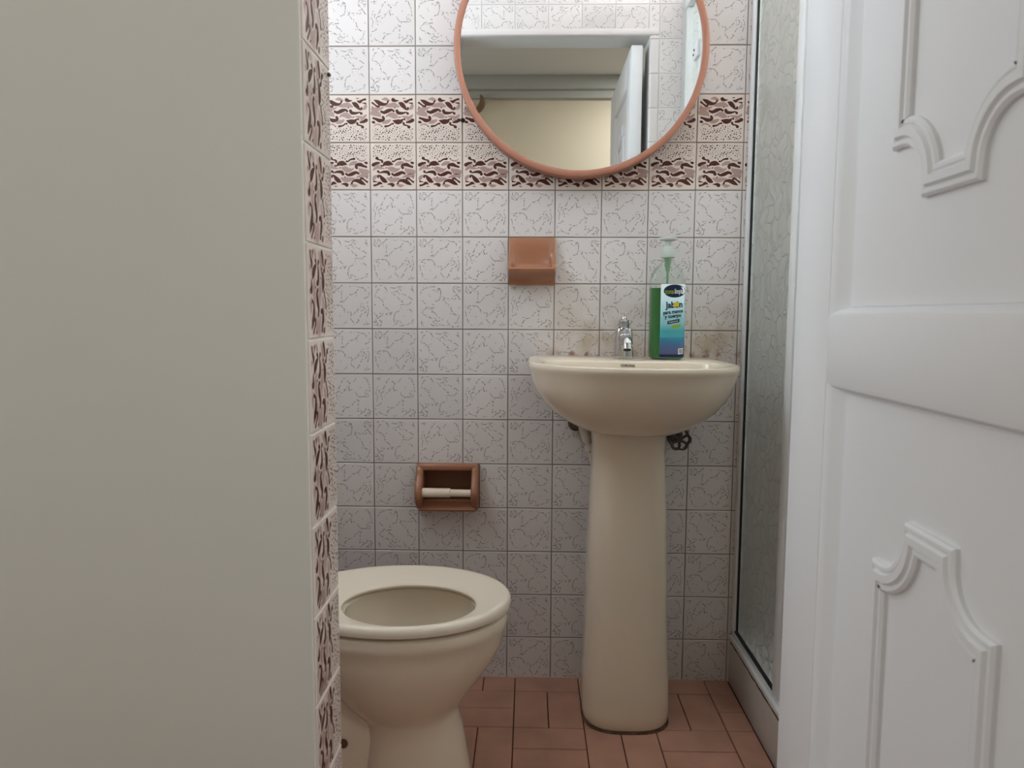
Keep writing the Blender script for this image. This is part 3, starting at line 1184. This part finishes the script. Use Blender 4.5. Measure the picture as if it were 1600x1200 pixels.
MB().cyl(p_ + d_ * .0138, p_ + d_ * .0144, .0092, n=20).build('opening', M_black, ae)
b = MB()
b.lathe((FX, FY, FZ), [(.0110, .070), (.0128, .072), (.0128, .0815), (.0112, .0828), (.0112, .0838), (.0122, .0848), (.0116, .0880), (.0090, .0892), (.0064, .0900), (.0060, .0940), (.0045, .0958), (.001, .0962)], 26)
b.build('handle', M_chrome, fc)

# ------------------------------------------------------------------ soap bottle
QX, QY, QZ = 0.6940, -0.085, ZR - 0.0008
bt = empty('soap_bottle', (QX, QY, QZ))
tag(bt, 'clear pump bottle of green hand soap with a blue label', 'bottle')
HW, HD, EE = 0.0388, 0.024, 6.0


def bsec(k, z, e=EE):
    """bottle outline scaled by k"""
    out = []
    for i in range(40):
        t = 2 * math.pi * i / 40
        c, s = math.cos(t), math.sin(t)
        out.append((QX + HW * k * math.copysign(abs(c) ** (2 / e), c), QY + HD * k * math.copysign(abs(s) ** (2 / e), s), QZ + z))
    return out


def bfront(x, k=1.0):
    """y of the bottle front at world x"""
    u = min(abs(x - QX) / (HW * k), 0.999)
    return QY - HD * k * (1 - u ** EE) ** (1 / EE)


def neck(r, z):
    return [(QX + r * math.cos(2 * math.pi * i / 40), QY + r * math.sin(2 * math.pi * i / 40), QZ + z) for i in range(40)]


b = MB()
shell = [bsec(.86, .0008), bsec(.95, .003), bsec(1, .010), bsec(.985, .09), bsec(1, .165), bsec(1, .180), bsec(.93, .194, 3), bsec(.78, .206, 2.6)]
blend = lambda a, c, t: [tuple(p * (1 - t) + q * t for p, q in zip(u, v)) for u, v in zip(a, c)]
shell += [blend(bsec(.6, .214, 2.3), neck(.016, .214), .6), neck(.0150, .219), neck(.0155, .2205), neck(.0155, .2225), neck(.0135, .224), neck(.0135, .232)]
b.loft(shell, True, False)
b.build('bottle_shell', M_pet, bt)
b = MB()
lq = lambda k, z: [(QX + (x - QX) * k, QY + (y - QY) * k, zz_) for x, y, zz_ in bsec(1, z)]
b.loft([lq(.84, .0022), lq(.93, .0045), lq(.975, .011), lq(.96, .09), lq(.972, .160), lq(.972, .1615)])
b.build('liquid', M_liquid, bt)
b = MB()
b.loft([neck(.0128, .232), neck(.0155, .2305), neck(.0160, .2325), neck(.0158, .238), neck(.0150, .247), neck(.0125, .2525), neck(.0080, .2545), neck(.0074, .266), neck(.0068, .2665)])
b.build('pump_collar', M_pump, bt)
b = MB()
hd = lambda rx, ry, z, oy=0: [(QX + rx * math.cos(2 * math.pi * i / 28), QY + oy + ry * math.sin(2 * math.pi * i / 28), QZ + z) for i in range(28)]
b.loft([hd(.0055, .0055, .262), hd(.0062, .0062, .2665), hd(.0165, .0105, .2685), hd(.0205, .0125, .2698), hd(.0212, .013, .2720), hd(.0205, .0125, .2748), hd(.016, .010, .2758)])
b.build('pump_head', M_pump, bt)
b = MB()
b.lathe((QX, QY, QZ), [(.0085, .222), (.0085, .229), (.0068, .214), (.0050, .200), (.0035, .199), (.0026, .17), (.0026, .02)], 14)
b.build('dip_tube', mat('pump_tube_green', lin(140, 178, 146), 0.4), bt)
# label wrapped over the front
LX0, LX1, LZ0, LZ1 = 0.6755, 0.7335, 0.0065, 0.170
b = MB()
rows = []
nx = 18
for zz_ in (LZ0, LZ1):
    rows.append([(LX0 + (LX1 - LX0) * i / nx, bfront(LX0 + (LX1 - LX0) * i / nx) - .0005, QZ + zz_) for i in range(nx + 1)])
b.loft(rows, False, False, closed=False)
lab = b.build('label', M_label, bt, angle=80)
lab.modifiers.new('thickness', 'SOLIDIFY').thickness = 0.0002


def label_print(body, cx, cz, size, M, rot=0.0, sx=1.0, sy=1.0, bold=0.0, lift=.0009, shear=0.0):
    me = text_mesh(body, size, 'print', bold, shear)
    cr, sr = math.cos(rot), math.sin(rot)
    for v in me.vertices:
        x, z = v.co.x * sx, v.co.y * sy
        x, z = x * cr - z * sr, x * sr + z * cr
        wx = cx + x
        v.co = Vector((wx - QX, bfront(wx) - lift - QY, cz + z))
    me.materials.append(M)
    o = bpy.data.objects.new('print', me)
    link(o, lab)
    return o


def label_patch(name, pts, M, lift=.0007):
    bm = bmesh.new()
    cx = sum(p[0] for p in pts) / len(pts)
    cz = sum(p[1] for p in pts) / len(pts)
    pt = lambda x, z: bm.verts.new((x - QX, bfront(x) - lift - QY, z))
    # edges divided and rings towards the middle, so that the print follows the curve of the bottle
    fine = []
    for (xa, za), (xb, zb) in zip(pts, pts[1:] + pts[:1]):
        nn = max(1, int(math.hypot(xb - xa, zb - za) / .003))
        fine += [(xa + (xb - xa) * q / nn, za + (zb - za) * q / nn) for q in range(nn)]
    R = [[pt(cx + (x - cx) * f, cz + (z - cz) * f) for x, z in fine] for f in (1, .75, .5, .25)]
    nf = len(fine)
    for a_, b_ in zip(R[:-1], R[1:]):
        for q in range(nf):
            bm.faces.new((a_[q], a_[(q + 1) % nf], b_[(q + 1) % nf], b_[q]))
    bm.faces.new(R[-1])
    me = bpy.data.meshes.new(name)
    bm.to_mesh(me)
    bm.free()
    me.materials.append(M)
    return link(bpy.data.objects.new(name, me), lab)


LC = 0.7060
label_patch('logo_oval', [(LC + .0005 + .0245 * math.cos(2 * math.pi * i / 36), .1545 + .0145 * math.sin(2 * math.pi * i / 36)) for i in range(36)], M_navy, .0006)
label_print('zona', LC - .0115, .1530, .0150, M_lime, sx=.72, sy=1.05, bold=.0002)
label_print('limpia', LC + .0095, .1535, .0150, M_white, sx=.53, sy=1.05, bold=.0002)
label_print('Jabón', LC + .0005, .1235, .0195, M_navy, rot=.06, sx=.86, sy=1.0, bold=.0006)
label_patch('price_sticker', [(LC - .0015, .1190), (LC + .0110, .1200), (LC + .0108, .1300), (LC - .0014, .1290)], M_yellow, .0012)
label_print('para manos', LC - .002, .1080, .0112, M_navy, rot=.12, sx=.86, bold=.0004)
label_print('y cuerpo', LC - .002, .0985, .0112, M_navy, rot=.12, sx=.92, bold=.0004)
label_patch('text_banner', [(LC - .0140, .0795), (LC + .0125, .0850), (LC + .0125, .0925), (LC - .0140, .0870)], M_navy, .0007)
label_print('Antibacterial', LC - .0008, .0862, .0062, M_white, rot=.2, sx=.66, lift=.001)
label_patch('text_banner', [(LC - .0050, .0700), (LC + .0140, .0735), (LC + .0150, .0810), (LC - .0060, .0765)], M_lime, .0007)
label_patch('barcode', [(LC + .0115, .0120), (LC + .0225, .0140), (LC + .0225, .0265), (LC + .0115, .0255)], M_white, .0007)
for i in range(5):
    x = LC + .0138 + i * .0017
    label_patch('bar', [(x, .0150), (x + .0008, .0150), (x + .0008, .0245), (x, .0245)], M_navy, .0010)

# ------------------------------------------------------------------ mirror
mr = empty('round_mirror', (0.4935, -0.02, 1.5165))
tag(mr, 'large round mirror with a thin copper-coloured frame', 'mirror')
MC = Vector((0.4935, 0, 1.5165))
RO, RI = 0.2890, 0.2745
MY0, MY1 = -0.012, -0.050
b = MB()
N = 128
ring = lambda r, y: [(MC.x + r * math.cos(2 * math.pi * i / N), y, MC.z + r * math.sin(2 * math.pi * i / N)) for i in range(N)]
rg = [ring(RO, MY0), ring(RO, MY1 + .001), ring(RO - .001, MY1), ring(RI + .001, MY1), ring(RI, MY1 + .001), ring(RI, MY0)]
rg.append(rg[0])
b.loft(rg, False, False)
b.build('frame', M_copper, mr, angle=50)
b = MB()
b.loft([ring(RI + .0005, -.0405), ring(RI + .0005, -.0450)])
b.build('mirror_glass', M_mirror, mr, smooth=False)
b = MB()
b.loft([ring(RI + .0005, -.002), ring(RI + .0005, -.040)])
b.build('backing', M_dark, mr, smooth=False)

# ------------------------------------------------------------------ soap dish
sd = empty('soap_dish', (0.386, -0.001, 0.981))
tag(sd, 'brown glazed ceramic soap dish on the tiles below the mirror', 'soap dish')
main = [(-.001, 1.0935), (-.010, 1.0935), (-.0125, 1.091), (-.0125, 1.060), (-.0125, 1.034), (-.015, 1.025), (-.024, 1.0185), (-.050, 1.0165), (-.057, 1.0195), (-.0615, 1.0205), (-.0645, 1.0165), (-.062, 1.0105), (-.046, 1.0060), (-.026, 1.000), (-.0145, .992), (-.011, .9815), (-.001, .9815)]
side = list(main)
side[3], side[4], side[5], side[6], side[7], side[8] = (-.0150, 1.060), (-.0215, 1.043), (-.030, 1.034), (-.042, 1.028), (-.054, 1.0225), (-.059, 1.0225)
cy_, cz_ = -.012, 1.035
shrink = lambda pr, f: [(y * f if y < -.001 else y, cz_ + (z - cz_) * (1 - (1 - f) * .25)) for y, z in pr]
st = [(.3305, shrink(side, .90)), (.3315, shrink(side, .97)), (.3335, side), (.3390, side), (.3430, [tuple(a * .5 + c * .5 for a, c in zip(p, q)) for p, q in zip(side, main)]), (.3475, main), (.386, main)]
st2 = [(0.772 - x, p) for x, p in reversed(st[:-1])]
b = MB()
b.loft([[(x, y, z) for y, z in p] for x, p in st + st2])
b.build('dish_body', M_choc, sd, angle=50)

# ------------------------------------------------------------------ paper holder
ph = empty('paper_holder', (0.184, -0.001, 0.430))
tag(ph, 'brown ceramic recessed toilet paper holder with an empty roller', 'paper holder')
PX0, PX1, PZ0, PZ1 = 0.1075, 0.2605, 0.431, 0.5475
cheek = [(.02, PZ1 - .012), (-.001, PZ1), (-.012, PZ1), (-.020, PZ1 - .004), (-.025, .530), (-.034, .515), (-.046, .500), (-.054, .489), (-.056, .478), (-.052, .465), (-.042, .452), (-.028, .440), (-.016, .433), (-.001, .4315), (.02, .445)]


def cheek_loft(xa, xb):
    cyy, czz = -.015, .488
    sh = lambda f: [(cyy + (y - cyy) * f, czz + (z - czz) * f) for y, z in cheek]
    return [[(x, y, z) for y, z in sh(f)] for x, f in ((xa, .90), (xa + .002, .97), (xa + .005, 1), (xb - .005, 1), (xb - .002, .97), (xb, .90))]


b = MB()
b.loft(cheek_loft(PX0, PX0 + .0175))
b.loft(cheek_loft(PX1 - .0175, PX1))
b.box(PX0 + .004, PX1 - .004, -.0215, .02, PZ1 - .0165, PZ1 - .0005, .005, 3)
# bottom sloping lip
lip = [(.02, .452), (-.010, .4560), (-.019, .4550), (-.0345, .4385), (-.033, .4345), (-.026, .4322), (-.012, .4315), (.02, .4315)]
b.loft([[(x, y, z) for y, z in lip] for x in (PX0 + .008, PX1 - .008)])
# pocket
b.box(px0 + .001, px1 - .001, .075, .085, pz0 + .001, pz1 - .001)
b.box(px0 + .0005, px0 + .005, .0, .085, pz0 + .001, pz1 - .001).box(px1 - .005, px1 - .0005, .0, .085, pz0 + .001, pz1 - .001)
b.box(px0 + .001, px1 - .001, .0, .085, pz0 + .0005, pz0 + .005).box(px0 + .001, px1 - .001, .0, .085, pz1 - .005, pz1 - .0005)
b.build('holder_body', M_choc, ph, angle=45)
b = MB()
b.cyl((.1215, -.036, .4808), (.1930, -.036, .4805), .0112, n=24, bev=.0015)
b.cyl((.1925, -.036, .4805), (.2430, -.036, .4801), .0090, n=24, bev=.001)
b.build('roller', M_roll, ph)

# ------------------------------------------------------------------ plumbing under the basin
vl = empty('stop_valve', (0.735, -0.02, 0.622))
tag(vl, 'grey metal stop valve with a round handwheel right of the pedestal', 'valve')
VC = Vector((0.735, -0.066, 0.622))
b = MB()
NR = 72
wl = []
for i in range(NR):
    t = 2 * math.pi * i / NR
    r = .0232 + .0018 * math.cos(6 * t)
    wl.append((VC.x + r * math.cos(t), VC.y, VC.z + r * math.sin(t)))
b.tube(wl, .0038, 8, closed=True)
for i in range(6):
    t = 2 * math.pi * (i + .5) / 6
    b.cyl((VC.x, VC.y - .001, VC.z), (VC.x + .022 * math.cos(t), VC.y, VC.z + .022 * math.sin(t)), .0032, .0036, n=8)
b.cyl((VC.x, VC.y - .006, VC.z), (VC.x, VC.y + .006, VC.z), .0075, n=16, bev=.001)
b.build('handwheel', M_darkmetal, vl)
b = MB()
b.cyl((VC.x, VC.y + .004, VC.z), (VC.x, -.030, VC.z), .005, n=14).cyl((VC.x, -.044, VC.z), (VC.x, -.034, VC.z), .011, n=6).cyl((VC.x, -.036, VC.z), (VC.x, -.001, VC.z), .010, n=18)
b.cyl((VC.x, -.026, VC.z), (VC.x - .02, -.028, VC.z + .008), .008, n=14)
b.build('valve_body', M_darkmetal, vl)
MB().cyl((VC.x, -.006, VC.z), (VC.x, -.001, VC.z), .020, n=24, bev=.001).build('wall_flange', M_darkmetal, vl)
dp = empty('drain_pipe', (0.51, -0.04, 0.60))
tag(dp, 'white plastic pipe slanting down behind the left of the pedestal', 'pipe')
MB().tube(catmull([(.500, -.030, .675), (.510, -.040, .650), (.521, -.044, .618), (.529, -.046, .590), (.543, -.048, .545), (.56, -.048, .50)], 6), [.0135] * 8 + [.0125] * 6 + [.0095] * 17, 16).build('tube', M_pvc, dp)
MB().cyl((.525, -.045, .604), (.5295, -.046, .590), .0128, n=18, bev=.001).build('coupling', M_pvc, dp)
v2 = empty('wall_outlet', (0.493, -0.012, 0.648))
tag(v2, 'dark water outlet on the tiles under the left of the basin', 'outlet')
MB().cyl((.494, -.001, .648), (.494, -.030, .648), .0175, .014, n=20, bev=.002).build('socket', M_dirt, v2)
MB().cyl((.494, -.028, .648), (.494, -.046, .650), .010, n=6).build('nut', M_darkmetal, v2)

# ------------------------------------------------------------------ small marks and the corridor ornament
b = MB().lathe((0.221, 0, 1.366), [(.0052, .0002), (.0050, .0022), (.003, .0034), (.0005, .0036)], 14, axis='Y')
tag(b.build('wall_screw', M_black), 'black screw in the grout joint between patterned tiles left of the mirror', 'screw')
b = MB().lathe((0.1325, -0.845, 1.205), [(.0024, .0), (.0024, .003), (.0012, .004)], 12, axis='Y')
tag(b.build('wall_nail', M_darkmetal), 'tiny grey nail head at the edge of the upright patterned tiles', 'nail')
b = MB()
arc = []
for i in range(19):
    t = math.radians(-95 + i * 130 / 18)
    arc.append((0.030 + .060 * math.cos(t), -2.80 + .004, 2.165 + .062 * math.sin(t)))
b.tube(arc, [.006 + .014 * math.sin(math.pi * i / 18) for i in range(19)], 12)
b.cyl((0.086, -2.80, 2.16), (0.075, -2.85, 2.16), .008, n=12)
tag(b.build('wall_ornament', M_wood), 'curved brown wooden ornament on the corridor wall, seen in the mirror', 'ornament')
